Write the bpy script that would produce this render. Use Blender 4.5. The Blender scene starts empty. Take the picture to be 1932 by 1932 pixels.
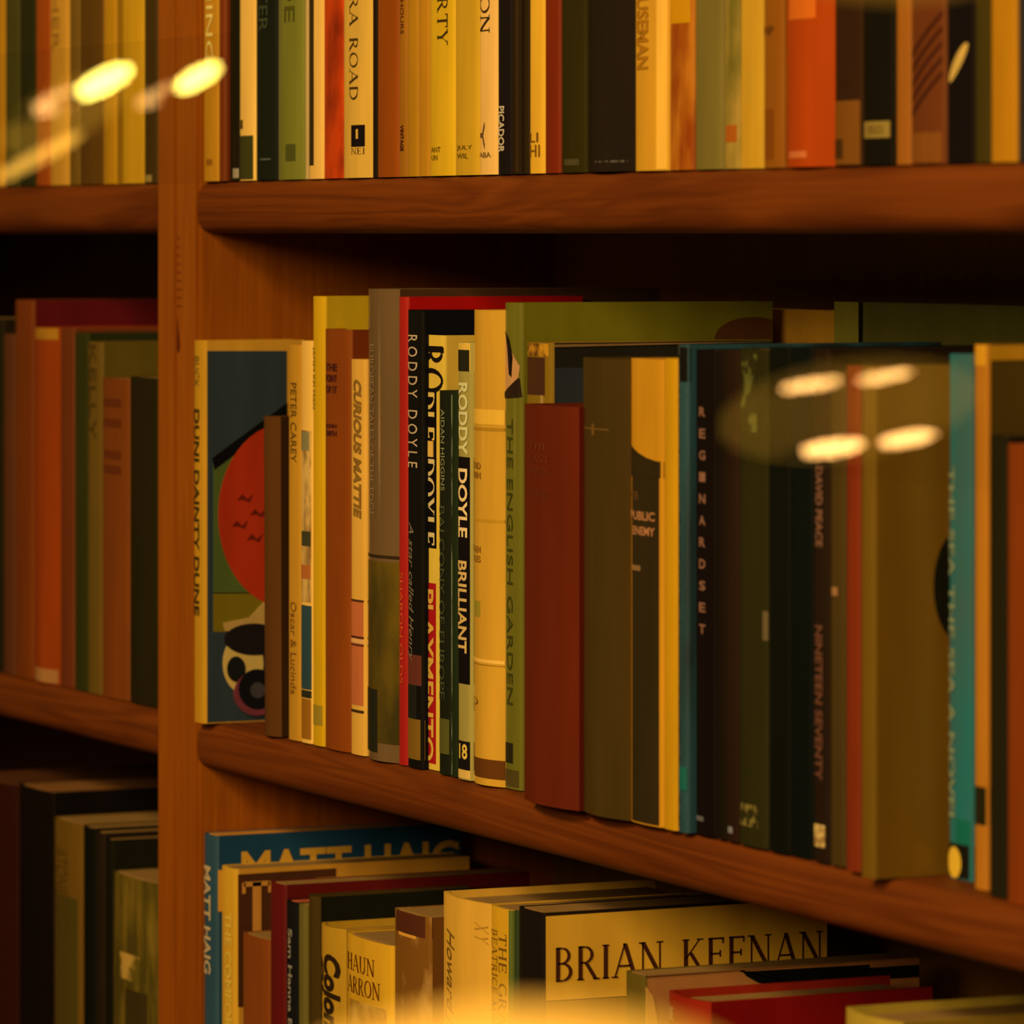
import bpy, bmesh, math, random
from mathutils import Vector, Matrix
random.seed(4)
SC = bpy.context.scene
COL = SC.collection

# ---------------------------------------------------------------- camera
F = 9800.0                       # focal length in pixels of a 1932 frame
HY = 440.0                       # row of the eye level
EYE = 1.55
CAM = Vector((2.5535, -1.0106, EYE))
FWD = Vector((-0.9059, 0.4236, 0.0)).normalized()
RGT = Vector((FWD.y, -FWD.x, 0.0))
cd = bpy.data.cameras.new('camera'); cam = bpy.data.objects.new('camera', cd); COL.objects.link(cam)
cam.location = CAM
cam.rotation_euler = (math.pi / 2, 0, math.atan2(-FWD.x, FWD.y))
cd.sensor_width = 36.0; cd.lens = F / 1932 * 36.0
cd.shift_y = -(966 - HY) / 1932
cd.clip_start = 0.05; cd.clip_end = 60
cd.dof.use_dof = True; cd.dof.focus_distance = 2.47; cd.dof.aperture_fstop = 13.5
cd.dof.aperture_blades = 0
SC.camera = cam

# ---------------------------------------------------------------- light and exposure
LC = (1.0, 0.52, 0.13)           # the warm lamplight of the shop
w = bpy.data.worlds.new('world'); SC.world = w; w.use_nodes = True
w.node_tree.nodes['Background'].inputs[0].default_value = (1.0, 0.45, 0.10, 1)
w.node_tree.nodes['Background'].inputs[1].default_value = 0.07
def area(name, loc, target, size, power, col):
    l = bpy.data.lights.new(name, 'AREA'); l.shape = 'DISK'; l.size = size; l.energy = power; l.color = col
    o = bpy.data.objects.new(name, l); COL.objects.link(o); o.location = loc
    o.rotation_euler = (Vector(target) - Vector(loc)).to_track_quat('-Z', 'Y').to_euler()
    return o
area('ceiling_lamp_light', (1.1, -2.1, EYE + 1.5), (0.3, 0, EYE - 0.1), 0.6, 60, LC)
area('side_lamp_light', (2.75, -2.2, EYE + 0.8), (0.3, 0, EYE - 0.15), 1.0, 56, LC)
SC.view_settings.view_transform = 'Standard'; SC.view_settings.look = 'None'
SC.view_settings.gamma = 1.0; SC.view_settings.use_curve_mapping = False
SC.view_settings.exposure = 0.0
SC.cycles.use_denoising = True
SC.cycles.max_bounces = 6; SC.cycles.sample_clamp_indirect = 3.0

# ---------------------------------------------------------------- measuring helpers
def ray(px):
    u = (px - 966) / F
    return FWD.x + u * RGT.x, FWD.y + u * RGT.y
def XatY(px, Y):                 # world X where the sight line of column px meets the plane y = Y
    dx, dy = ray(px); t = (Y - CAM.y) / dy
    return CAM.x + t * dx
def YatX(px, X):
    dx, dy = ray(px); t = (X - CAM.x) / dx
    return CAM.y + t * dy
def ZatY(px, py, Y):
    dx, dy = ray(px); t = (Y - CAM.y) / dy
    return EYE - (py - HY) / F * t
def ZatX(px, py, X):
    dx, dy = ray(px); t = (X - CAM.x) / dx
    return EYE - (py - HY) / F * t

# ---------------------------------------------------------------- materials
def lin1(v):
    v /= 255.0
    return v / 12.92 if v <= 0.04045 else ((v + 0.055) / 1.055) ** 2.4
def alb(c, k=0.95):
    return tuple(min(0.86, max(0.0015, lin1(c[i]) / (LC[i] * k))) for i in range(3))
MATS = {}
def new_mat(name):
    m = bpy.data.materials.new(name); m.use_nodes = True
    return m, m.node_tree, m.node_tree.nodes['Principled BSDF']
def paper(c, rough=0.5, var=0.12, scale=60.0, stretch=(1, 1, 0.15), spec=0.25, k=0.95, coat=0.0):
    """printed paper or cloth: flat colour with faint fibre and wear"""
    key = (tuple(c), rough, var, scale, stretch, spec, k, coat)
    if key in MATS: return MATS[key]
    m, nt, b = new_mat('printed_paper')
    a = alb(c, k)
    tc = nt.nodes.new('ShaderNodeTexCoord'); mp = nt.nodes.new('ShaderNodeMapping')
    mp.inputs['Scale'].default_value = stretch
    nz = nt.nodes.new('ShaderNodeTexNoise'); nz.inputs['Scale'].default_value = scale; nz.inputs['Detail'].default_value = 4
    rp = nt.nodes.new('ShaderNodeValToRGB')
    rp.color_ramp.elements[0].position = 0.3; rp.color_ramp.elements[1].position = 0.72
    rp.color_ramp.elements[0].color = tuple(x * (1 - var) for x in a) + (1,)
    rp.color_ramp.elements[1].color = tuple(min(0.9, x * (1 + var)) for x in a) + (1,)
    nt.links.new(tc.outputs['Object'], mp.inputs[0]); nt.links.new(mp.outputs[0], nz.inputs[0])
    nt.links.new(nz.outputs[0], rp.inputs[0]); nt.links.new(rp.outputs[0], b.inputs['Base Color'])
    b.inputs['Roughness'].default_value = rough; b.inputs['Specular IOR Level'].default_value = spec if max(c) > 60 else 0.08
    if coat: b.inputs['Coat Weight'].default_value = coat; b.inputs['Coat Roughness'].default_value = 0.12
    MATS[key] = m
    return m
def blotch(c1, c2, scale=14.0, stretch=(1, 1, 1), thr=0.5, soft=0.06, rough=0.45):
    """printed illustration of two colours with soft edges"""
    key = ('b', tuple(c1), tuple(c2), scale, stretch, thr, soft)
    if key in MATS: return MATS[key]
    m, nt, b = new_mat('printed_picture')
    tc = nt.nodes.new('ShaderNodeTexCoord'); mp = nt.nodes.new('ShaderNodeMapping'); mp.inputs['Scale'].default_value = stretch
    nz = nt.nodes.new('ShaderNodeTexNoise'); nz.inputs['Scale'].default_value = scale; nz.inputs['Detail'].default_value = 5
    rp = nt.nodes.new('ShaderNodeValToRGB')
    rp.color_ramp.elements[0].position = thr - soft; rp.color_ramp.elements[1].position = thr + soft
    rp.color_ramp.elements[0].color = alb(c1) + (1,); rp.color_ramp.elements[1].color = alb(c2) + (1,)
    nt.links.new(tc.outputs['Object'], mp.inputs[0]); nt.links.new(mp.outputs[0], nz.inputs[0])
    nt.links.new(nz.outputs[0], rp.inputs[0]); nt.links.new(rp.outputs[0], b.inputs['Base Color'])
    b.inputs['Roughness'].default_value = rough; b.inputs['Specular IOR Level'].default_value = 0.25
    MATS[key] = m
    return m
def pages():
    if 'pages' in MATS: return MATS['pages']
    m, nt, b = new_mat('page_edges')
    tc = nt.nodes.new('ShaderNodeTexCoord'); mp = nt.nodes.new('ShaderNodeMapping'); mp.inputs['Scale'].default_value = (2500, 6, 6)
    nz = nt.nodes.new('ShaderNodeTexNoise'); nz.inputs['Scale'].default_value = 1.0
    rp = nt.nodes.new('ShaderNodeValToRGB')
    rp.color_ramp.elements[0].color = alb((95, 58, 16)) + (1,); rp.color_ramp.elements[1].color = alb((170, 112, 40)) + (1,)
    nt.links.new(tc.outputs['Object'], mp.inputs[0]); nt.links.new(mp.outputs[0], nz.inputs[0])
    nt.links.new(nz.outputs[0], rp.inputs[0]); nt.links.new(rp.outputs[0], b.inputs['Base Color'])
    b.inputs['Roughness'].default_value = 0.9
    MATS['pages'] = m
    return m
def wood(name, dark, light, axis, knots=True, rough=0.42):
    """orange stained pine, grain running along the given axis"""
    m, nt, b = new_mat(name)
    N = nt.nodes.new; L = nt.links.new
    tc = N('ShaderNodeTexCoord'); mp = N('ShaderNodeMapping')
    sc = [26.0, 26.0, 26.0]; sc[axis] = 1.6; mp.inputs['Scale'].default_value = sc
    L(tc.outputs['Object'], mp.inputs[0])
    n1 = N('ShaderNodeTexNoise'); n1.inputs['Scale'].default_value = 1.0; n1.inputs['Detail'].default_value = 3; n1.inputs['Distortion'].default_value = 1.2
    L(mp.outputs[0], n1.inputs[0])
    ml = N('ShaderNodeMath'); ml.operation = 'MULTIPLY'; ml.inputs[1].default_value = 46.0; L(n1.outputs[0], ml.inputs[0])
    sn = N('ShaderNodeMath'); sn.operation = 'SINE'; L(ml.outputs[0], sn.inputs[0])
    mr = N('ShaderNodeMapRange'); mr.inputs[1].default_value = -1; mr.inputs[2].default_value = 1; L(sn.outputs[0], mr.inputs[0])
    m2 = N('ShaderNodeMapping'); s2 = [420.0, 420.0, 420.0]; s2[axis] = 7.0; m2.inputs['Scale'].default_value = s2; L(tc.outputs['Object'], m2.inputs[0])
    n2 = N('ShaderNodeTexNoise'); n2.inputs['Scale'].default_value = 1.0; n2.inputs['Detail'].default_value = 2; L(m2.outputs[0], n2.inputs[0])
    n3 = N('ShaderNodeTexNoise'); n3.inputs['Scale'].default_value = 5.0; n3.inputs['Detail'].default_value = 2; L(tc.outputs['Object'], n3.inputs[0])
    a1 = N('ShaderNodeMix'); a1.data_type = 'FLOAT'; a1.inputs[0].default_value = 0.62 if axis == 0 else 0.82; L(mr.outputs[0], a1.inputs[2]); L(n2.outputs[0], a1.inputs[3])
    a2 = N('ShaderNodeMix'); a2.data_type = 'FLOAT'; a2.inputs[0].default_value = 0.45; L(a1.outputs[0], a2.inputs[2]); L(n3.outputs[0], a2.inputs[3])
    rp = N('ShaderNodeValToRGB'); rp.color_ramp.elements[0].position = 0.22; rp.color_ramp.elements[1].position = 0.8
    rp.color_ramp.elements[0].color = alb(dark) + (1,); rp.color_ramp.elements[1].color = alb(light) + (1,)
    L(a2.outputs[0], rp.inputs[0])
    col = rp.outputs[0]
    if knots:
        vo = N('ShaderNodeTexVoronoi'); vo.inputs['Scale'].default_value = 1.0
        m4 = N('ShaderNodeMapping'); s4 = [9.0, 9.0, 9.0]; s4[axis] = 3.2; m4.inputs['Scale'].default_value = s4
        L(tc.outputs['Object'], m4.inputs[0]); L(m4.outputs[0], vo.inputs[0])
        kr = N('ShaderNodeMapRange'); kr.inputs[1].default_value = 0.03; kr.inputs[2].default_value = 0.09; kr.inputs[3].default_value = 0.75; kr.inputs[4].default_value = 0.0
        L(vo.outputs['Distance'], kr.inputs[0])
        mx = N('ShaderNodeMix'); mx.data_type = 'RGBA'; L(kr.outputs[0], mx.inputs[0]); L(col, mx.inputs[6]); mx.inputs[7].default_value = alb((60, 16, 2)) + (1,)
        col = mx.outputs[2]
    L(col, b.inputs['Base Color'])
    bp = N('ShaderNodeBump'); bp.inputs['Strength'].default_value = 0.12; bp.inputs['Distance'].default_value = 0.001
    L(n2.outputs[0], bp.inputs['Height']); L(bp.outputs[0], b.inputs['Normal'])
    b.inputs['Roughness'].default_value = rough; b.inputs['Specular IOR Level'].default_value = 0.22
    return m
def emit(name, col, strength):
    m = bpy.data.materials.new(name); m.use_nodes = True; nt = m.node_tree
    b = nt.nodes['Principled BSDF']; b.inputs['Base Color'].default_value = (0.8, 0.6, 0.3, 1)
    b.inputs['Emission Color'].default_value = col + (1,); b.inputs['Emission Strength'].default_value = strength
    return m

# ---------------------------------------------------------------- mesh helpers
def link(name, me, parent=None, mats=()):
    o = bpy.data.objects.new(name, me); COL.objects.link(o)
    for m in mats: me.materials.append(m)
    if parent: o.parent = parent
    return o
def from_bm(name, bm, mats, parent=None, smooth=False):
    me = bpy.data.meshes.new(name)
    bmesh.ops.recalc_face_normals(bm, faces=bm.faces)
    for e in bm.edges:
        if len(e.link_faces) == 2 and e.calc_face_angle(0) > 0.7: e.smooth = False
    bm.to_mesh(me); bm.free()
    if smooth:
        for p in me.polygons: p.use_smooth = True
    return link(name, me, parent, mats)
def box(bm, x0, x1, y0, y1, z0, z1, mi=0, bev=0.0):
    r = bmesh.ops.create_cube(bm, size=1.0, matrix=Matrix.Translation(((x0 + x1) / 2, (y0 + y1) / 2, (z0 + z1) / 2)) @ Matrix.Diagonal((x1 - x0, y1 - y0, z1 - z0, 1)))
    fs = set(f for v in r['verts'] for f in v.link_faces)
    for f in fs: f.material_index = mi
    if bev:
        es = list(set(e for v in r['verts'] for e in v.link_edges))
        bmesh.ops.bevel(bm, geom=es, offset=bev, segments=2, affect='EDGES')
def prism(bm, pts, lo, hi, axis='z', mi=0):
    """closed outline pts (a,b) extruded lo..hi along axis; x: (y,z)  y: (x,z)  z: (x,y)"""
    def P(a, b, c): return {'z': (a, b, c), 'x': (c, a, b), 'y': (a, c, b)}[axis]
    v0 = [bm.verts.new(P(a, b, lo)) for a, b in pts]; v1 = [bm.verts.new(P(a, b, hi)) for a, b in pts]
    n = len(pts); fs = []
    for i in range(n):
        j = (i + 1) % n
        fs.append(bm.faces.new((v0[i], v0[j], v1[j], v1[i])))
    fs.append(bm.faces.new(v0)); fs.append(bm.faces.new(v1[::-1]))
    for f in fs: f.material_index = mi
    return fs
def empty(name, loc, label=None, cat=None, group=None):
    o = bpy.data.objects.new(name, None); COL.objects.link(o); o.location = loc; o.empty_display_size = 0.02
    if label: o['label'] = label
    if cat: o['category'] = cat
    if group: o['group'] = group
    return o

# ---------------------------------------------------------------- lettering
SERIF = {
 'A': (.86, [('l', .08, 0, .43, 1, .05), ('l', .43, 1, .78, 0, .12), ('l', .22, .34, .64, .34, .05), ('s', .08, 0), ('s', .78, 0)]),
 'B': (.72, [('l', .16, 0, .16, 1, .12), ('a', .3, .75, .24, .22, 90, -90, .09), ('a', .3, .27, .3, .25, 90, -90, .1), ('l', .1, .97, .3, .97, .05), ('l', .16, .52, .3, .52, .05), ('l', .1, .02, .3, .02, .05)]),
 'C': (.8, [('a', .44, .5, .36, .48, 50, 310, .1)]),
 'D': (.86, [('l', .16, 0, .16, 1, .12), ('a', .34, .5, .42, .47, 90, -90, .11), ('l', .1, .97, .34, .97, .05), ('l', .1, .03, .34, .03, .05)]),
 'E': (.68, [('l', .16, 0, .16, 1, .12), ('l', .08, .97, .6, .97, .05), ('l', .16, .52, .5, .52, .05), ('l', .08, .03, .64, .03, .05), ('l', .6, 1, .6, .82, .05), ('l', .64, 0, .64, .2, .05), ('l', .5, .62, .5, .42, .05)]),
 'F': (.64, [('l', .16, 0, .16, 1, .12), ('l', .08, .97, .6, .97, .05), ('l', .16, .52, .5, .52, .05), ('l', .6, 1, .6, .82, .05), ('s', .16, 0)]),
 'G': (.84, [('a', .44, .5, .36, .48, 50, 350, .1), ('l', .78, .0, .78, .42, .1), ('l', .6, .44, .86, .44, .05)]),
 'H': (.86, [('l', .16, 0, .16, 1, .12), ('l', .7, 0, .7, 1, .12), ('l', .16, .52, .7, .52, .05), ('s', .16, 0), ('s', .7, 0), ('s', .16, 1), ('s', .7, 1)]),
 'I': (.36, [('l', .18, 0, .18, 1, .12), ('s', .18, 0), ('s', .18, 1)]),
 'K': (.82, [('l', .16, 0, .16, 1, .12), ('l', .16, .42, .66, 1, .05), ('l', .32, .6, .74, 0, .12), ('s', .16, 0), ('s', .16, 1), ('s', .66, 1), ('s', .74, 0)]),
 'L': (.66, [('l', .16, 0, .16, 1, .12), ('l', .08, .03, .6, .03, .05), ('l', .6, 0, .6, .2, .05), ('s', .16, 1)]),
 'M': (1.0, [('l', .12, 0, .14, 1, .05), ('l', .14, 1, .5, .05, .12), ('l', .5, .05, .86, 1, .05), ('l', .86, 1, .88, 0, .12), ('s', .12, 0), ('s', .88, 0)]),
 'N': (.88, [('l', .14, 0, .14, 1, .05), ('l', .14, 1, .74, 0, .13), ('l', .74, 0, .74, 1, .05), ('s', .14, 0), ('s', .12, 1), ('s', .74, 1)]),
 'O': (.88, [('a', .44, .5, .37, .48, 0, 360, .1)]),
 'P': (.68, [('l', .16, 0, .16, 1, .12), ('a', .3, .73, .28, .24, 90, -90, .09), ('l', .1, .97, .3, .97, .05), ('l', .16, .49, .3, .49, .05), ('s', .16, 0)]),
 'R': (.8, [('l', .16, 0, .16, 1, .12), ('a', .3, .74, .26, .23, 90, -90, .09), ('l', .1, .97, .3, .97, .05), ('l', .16, .51, .3, .51, .05), ('l', .36, .5, .7, 0, .12), ('s', .16, 0), ('s', .72, 0)]),
 'S': (.64, [('a', .32, .74, .22, .24, 30, 260, .09), ('a', .32, .26, .24, .25, 80, -140, .1)]),
 'T': (.76, [('l', .38, 0, .38, 1, .12), ('l', .06, .97, .7, .97, .05), ('l', .06, 1, .06, .8, .05), ('l', .7, 1, .7, .8, .05), ('s', .38, 0)]),
 'U': (.84, [('l', .16, .35, .16, 1, .12), ('a', .42, .35, .26, .33, 180, 360, .09), ('l', .68, .35, .68, 1, .06), ('s', .16, 1), ('s', .68, 1)]),
 'Y': (.8, [('l', .4, 0, .4, .5, .12), ('l', .1, 1, .4, .48, .12), ('l', .7, 1, .4, .48, .05), ('s', .4, 0), ('s', .1, 1), ('s', .7, 1)]),
 ' ': (.5, []),
}
def serif_quads(txt, bold=1.0):
    qs = []; x = 0.0
    for ch in txt:
        wd, st = SERIF.get(ch, SERIF['I'])
        for s in st:
            if s[0] == 'l':
                _, x0, y0, x1, y1, t = s; t *= bold
                dx, dy = x1 - x0, y1 - y0
                L_ = math.hypot(dx, dy)
                if abs(dy) > 0.3:      # cut upright strokes level
                    h = t / 2
                    qs.append([(x + x0 - h, y0), (x + x0 + h, y0), (x + x1 + h, y1), (x + x1 - h, y1)])
                else:
                    nx, ny = -dy / L_ * t / 2, dx / L_ * t / 2
                    qs.append([(x + x0 - nx, y0 - ny), (x + x1 - nx, y1 - ny), (x + x1 + nx, y1 + ny), (x + x0 + nx, y0 + ny)])
            elif s[0] == 'a':
                _, cx, cy, rx, ry, a0, a1, t = s; t *= bold; n = 10 if abs(a1 - a0) < 200 else 18
                for i in range(n):
                    A, B = math.radians(a0 + (a1 - a0) * i / n), math.radians(a0 + (a1 - a0) * (i + 1) / n)
                    def pt(a, sgn):
                        k = abs(math.cos(a)); tt = (0.035 + (t - 0.035) * k) / 2 * sgn
                        return (x + cx + (rx + tt) * math.cos(a), cy + (ry + tt) * math.sin(a))
                    qs.append([pt(A, -1), pt(A, 1), pt(B, 1), pt(B, -1)])
            else:
                _, cx, cy = s; h = .022
                cyy = cy + (h if cy < .5 else -h)
                qs.append([(x + cx - .12, cyy - h), (x + cx + .12, cyy - h), (x + cx + .12, cyy + h), (x + cx - .12, cyy + h)])
        x += wd + .06
    return qs
FONTC = {}
def sans_tris(txt, shear=0.0, heavy=0.0):
    key = (txt, shear, heavy)
    if key in FONTC: return FONTC[key]
    cu = bpy.data.curves.new('type', 'FONT'); cu.body = txt; cu.size = 1.0; cu.shear = shear; cu.offset = heavy; cu.resolution_u = 3
    o = bpy.data.objects.new('type', cu); COL.objects.link(o)
    dg = bpy.context.evaluated_depsgraph_get()
    me = bpy.data.meshes.new_from_object(o.evaluated_get(dg))
    vs = [(v.co.x, v.co.y) for v in me.vertices]
    out = [[vs[i] for i in p.vertices] for p in me.polygons]
    bpy.data.objects.remove(o); bpy.data.meshes.remove(me); bpy.data.curves.remove(cu)
    FONTC[key] = out
    return out
def glyph_mesh(name, txt, style, mapping, mat, parent):
    """mapping(u, v) with u, v in 0..1 of the text's own box gives a point"""
    if style == 'serif': ps = serif_quads(txt)
    elif style == 'serifmid': ps = serif_quads(txt, 1.2)
    elif style == 'serifbold': ps = serif_quads(txt, 1.8)
    elif style == 'italic': ps = sans_tris(txt, 0.35)
    elif style == 'bold': ps = sans_tris(txt, 0.0, 0.025)
    elif style == 'brush': ps = sans_tris(txt, 0.2, 0.045)
    else: ps = sans_tris(txt)
    xs = [p[0] for q in ps for p in q]; ys = [p[1] for q in ps for p in q]
    if not xs: return None
    x0, x1, y0, y1 = min(xs), max(xs), min(ys), max(ys)
    bm = bmesh.new()
    for q in ps:
        vs = [bm.verts.new(((a - x0) / (x1 - x0), (b - y0) / (y1 - y0), 0)) for a, b in q]
        try: bm.faces.new(vs)
        except ValueError: pass
    for k in range(1, 8):
        for no in ((1, 0, 0), (0, 1, 0)):
            bmesh.ops.bisect_plane(bm, geom=bm.verts[:] + bm.edges[:] + bm.faces[:], plane_co=(k / 8, k / 8, 0), plane_no=no)
    for v in bm.verts: v.co = mapping(v.co.x, v.co.y)
    me = bpy.data.meshes.new(name); bm.to_mesh(me); bm.free()
    return link(name, me, parent, [mat])

# ---------------------------------------------------------------- books
UP_T, MID_T = EYE + 0.027, EYE - 0.2575          # tops of the two shelves in view
LOW_T = EYE - 0.555
ROW_Z = {'U': UP_T, 'M': MID_T, 'B': LOW_T}
def spine_y(kind, w, x):
    """how far the spine surface stands forward of y=0 at x"""
    t = (x / w - 0.5) * 2
    if kind == 'h': return -0.0045 * min(1.0, w / 0.03) * (1 - t * t) + 0.0012
    r = min(0.0016, w * 0.2)
    e = min(x, w - x)
    return (r - math.sqrt(max(0.0, r * r - (r - e) ** 2)) if e < r else 0.0) - 0.045 * w * (1 - t * t)
def spine_profile(kind, w, n=12):
    if kind == 'h': xs = [w * i / n for i in range(n + 1)]
    else:
        r = min(0.0016, w * 0.2)
        xs = [0, r * .15, r * .45, r] + [r + (w - 2 * r) * i / 8 for i in range(1, 8)] + [w - r, w - r * .45, w - r * .15, w]
    return [(x, spine_y(kind, w, x)) for x in xs]
class Book: pass
def book(row, xl, xr, top, scol, label, cover=None, kind='p', y=0.006, d=0.125, dpx=None, group=None, lean=0.0, h=None,
         back=None, gloss=0.5, coat=0.0, smat=None, cmat=None, topcol=None, xtra=0.0):
    X0, X1 = XatY(xl, y), XatY(xr, y)
    w = max(0.003, X1 - X0 - 0.0003)
    z0 = ROW_Z[row] + 0.0003
    if h is None: h = ZatY((xl + xr) / 2, top, y) - z0
    if dpx: d = YatX(dpx, X1) - y
    root = empty('book', (X0, y, z0), label, 'book', group)
    root.rotation_euler = (0, lean, 0)
    B = Book(); B.root, B.w, B.d, B.h, B.X0, B.y, B.z0, B.kind = root, w, d, h, X0, y, z0, kind
    t = 0.0022 if kind == 'h' else 0.0006
    sm = smat or paper(scol, gloss, coat=coat)
    cm = cmat or (paper(cover, gloss, coat=coat) if cover else sm)
    # cover wraps the pages: spine, back and front boards as one folded piece
    bm = bmesh.new()
    prof = spine_profile(kind, w)
    outer = [(0.0, d)] + prof + [(w, d)]
    inner = [(w - t, d)] + [(min(w - t, max(t, x)), yy + t) for x, yy in prof[::-1]] + [(t, d)]
    # remove duplicate inner corner points
    cl = []
    for p in inner:
        if not cl or (abs(p[0] - cl[-1][0]) + abs(p[1] - cl[-1][1])) > 1e-6: cl.append(p)
    ring = outer + cl
    nO = len(outer)
    v0 = [bm.verts.new((a, b, 0)) for a, b in ring]; v1 = [bm.verts.new((a, b, h)) for a, b in ring]
    n = len(ring)
    for i in range(n):
        j = (i + 1) % n
        f = bm.faces.new((v0[i], v0[j], v1[j], v1[i]))
        f.material_index = 0 if i < nO - 2 or i >= nO - 1 else 1
        if i < nO - 2 and i > 0: f.smooth = True
    bm.faces.new(v0[::-1]); bm.faces.new(v1)
    mats = [sm, cm]
    B.cover = from_bm('cover', bm, mats, root)
    # pages
    bm = bmesh.new(); ins = 0.0035 if kind == 'h' else 0.0004
    yb = d - (0.004 if kind == 'h' else 0.0005)
    box(bm, t + 0.0001, w - t - 0.0001, 0.0012 + t + (0.001 if kind == 'p' else 0.0018), yb, ins, h - ins)
    from_bm('page_block', bm, [pages() if topcol is None else paper(topcol, 0.8, 0.3, 900, (1, .02, .02))], root)
    return B
def band(B, y0, y1, col, x0=0.0, x1=1.0, name='band', mat=None, off=0.00015):
    """printed band on the spine between image rows y0..y1, x0..x1 of its width"""
    za, zb = ZatY(xp(B), y1, B.y) - B.z0, ZatY(xp(B), y0, B.y) - B.z0
    za = max(0.0006, za); zb = min(B.h - 0.0002, zb)
    m = mat or paper(col)
    bm = bmesh.new(); n = 10
    xs = [B.w * (x0 + (x1 - x0) * i / n) for i in range(n + 1)]
    pr = [(x, spine_y(B.kind, B.w, x)) for x in xs]
    prism(bm, [(x, yy - off) for x, yy in pr] + [(x, yy + 0.0002) for x, yy in pr[::-1]], za, zb, 'z')
    return from_bm(name, bm, [m], B.root)
def xp(B):
    # column of the middle of the spine
    v = Vector((B.X0 + B.w / 2, B.y, 0)) - Vector((CAM.x, CAM.y, 0))
    return 966 + F * v.dot(RGT) / v.dot(FWD)
def vtext(B, txt, y0, y1, col, x0=0.2, x1=0.8, style='sans', name='title'):
    """title running down the spine between image rows y0..y1"""
    zt, zb = ZatY(xp(B), y0, B.y) - B.z0, ZatY(xp(B), y1, B.y) - B.z0
    def mp(u, v):
        x = B.w * (x0 + (x1 - x0) * v)
        return (x, spine_y(B.kind, B.w, x) - 0.00035, zt + (zb - zt) * u)
    return glyph_mesh(name, txt, style, mp, paper(col, 0.5, 0.05), B.root)
def htext(B, txt, y0, y1, col, x0=0.1, x1=0.9, style='sans', name='title'):
    zt, zb = ZatY(xp(B), y0, B.y) - B.z0, ZatY(xp(B), y1, B.y) - B.z0
    def mp(u, v):
        x = B.w * (x0 + (x1 - x0) * u)
        return (x, spine_y(B.kind, B.w, x) - 0.00035, zb + (zt - zb) * v)
    return glyph_mesh(name, txt, style, mp, paper(col, 0.5, 0.05), B.root)
def spatch(B, pts, col, name='emblem', off=0.0003):
    """printed shape on the spine; pts are (part of the width, image row)"""
    bm = bmesh.new(); px = xp(B)
    bm.faces.new([bm.verts.new((min(.995, max(.005, u)), ZatY(px, v, B.y) - B.z0, 0)) for u, v in pts])
    for k in range(1, 12):
        bmesh.ops.bisect_plane(bm, geom=bm.verts[:] + bm.edges[:] + bm.faces[:], plane_co=(k / 12, 0, 0), plane_no=(1, 0, 0))
    for v in bm.verts: v.co = (v.co.x * B.w, spine_y(B.kind, B.w, v.co.x * B.w) - off, min(B.h - .0003, max(.0005, v.co.y)))
    me = bpy.data.meshes.new(name); bm.to_mesh(me); bm.free()
    return link(name, me, B.root, [paper(col)])
def cpt(B, px, py):
    X = B.X0 + B.w
    return YatX(px, X) - B.y, ZatX(px, py, X) - B.z0
def cpatch(B, pts, col=None, name='cover_picture', lift=0.00015, mat=None, clip=True):
    """printed shape on the front board; pts are image points read on that board"""
    q = [cpt(B, *p) for p in pts]
    if clip: q = [(min(B.d - 0.0003, max(0.0008, a)), min(B.h - 0.0003, max(0.0006, b))) for a, b in q]
    bm = bmesh.new()
    prism(bm, q, B.w + 0.00002, B.w + lift, 'x')
    return from_bm(name, bm, [mat or paper(col)], B.root)
def ctext(B, txt, p0, p1, col, style='serif', name='cover_title', lift=0.0004):
    """lettering on the front board: p0 top-left and p1 bottom-right image points; follows the board"""
    a0, zt = cpt(B, *p0); a1, zb = cpt(B, *p1)
    return glyph_mesh(name, txt, style, lambda u, v: (B.w + lift, a0 + (a1 - a0) * u, zb + (zt - zb) * v), paper(col, 0.5, 0.05), B.root)
def ell(cx, cy, rx, ry, a0=0, a1=360, n=28):
    return [(cx + rx * math.cos(math.radians(a0 + (a1 - a0) * i / n)), cy + ry * math.sin(math.radians(a0 + (a1 - a0) * i / n))) for i in range(n + (0 if a1 - a0 == 360 else 1))]

# ---------------------------------------------------------------- room
def struct(name, bm, mats):
    o = from_bm(name, bm, mats); o['kind'] = 'structure'; return o
wall_m = paper((60, 30, 6), 0.9, 0.08, 3, (1, 1, 1))
bm = bmesh.new(); box(bm, -3, 4.5, 0.23, 0.33, 0, 2.9); struct('wall_back', bm, [wall_m])
bm = bmesh.new(); box(bm, -7, 4.5, -6.0, 0.33, -0.1, 0); struct('floor', bm, [wood('floor_boards', (70, 34, 8), (96, 50, 14), 0, False, 0.6)])

bm = bmesh.new(); box(bm, -7.1, -7, -6.0, 0.33, 0, 2.9); struct('blocker_wall_left', bm, [paper((30, 14, 3), 0.9, 0.08, 3, (1, 1, 1))])  # unseen dark wall added to keep background light out of the glass reflections
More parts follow.
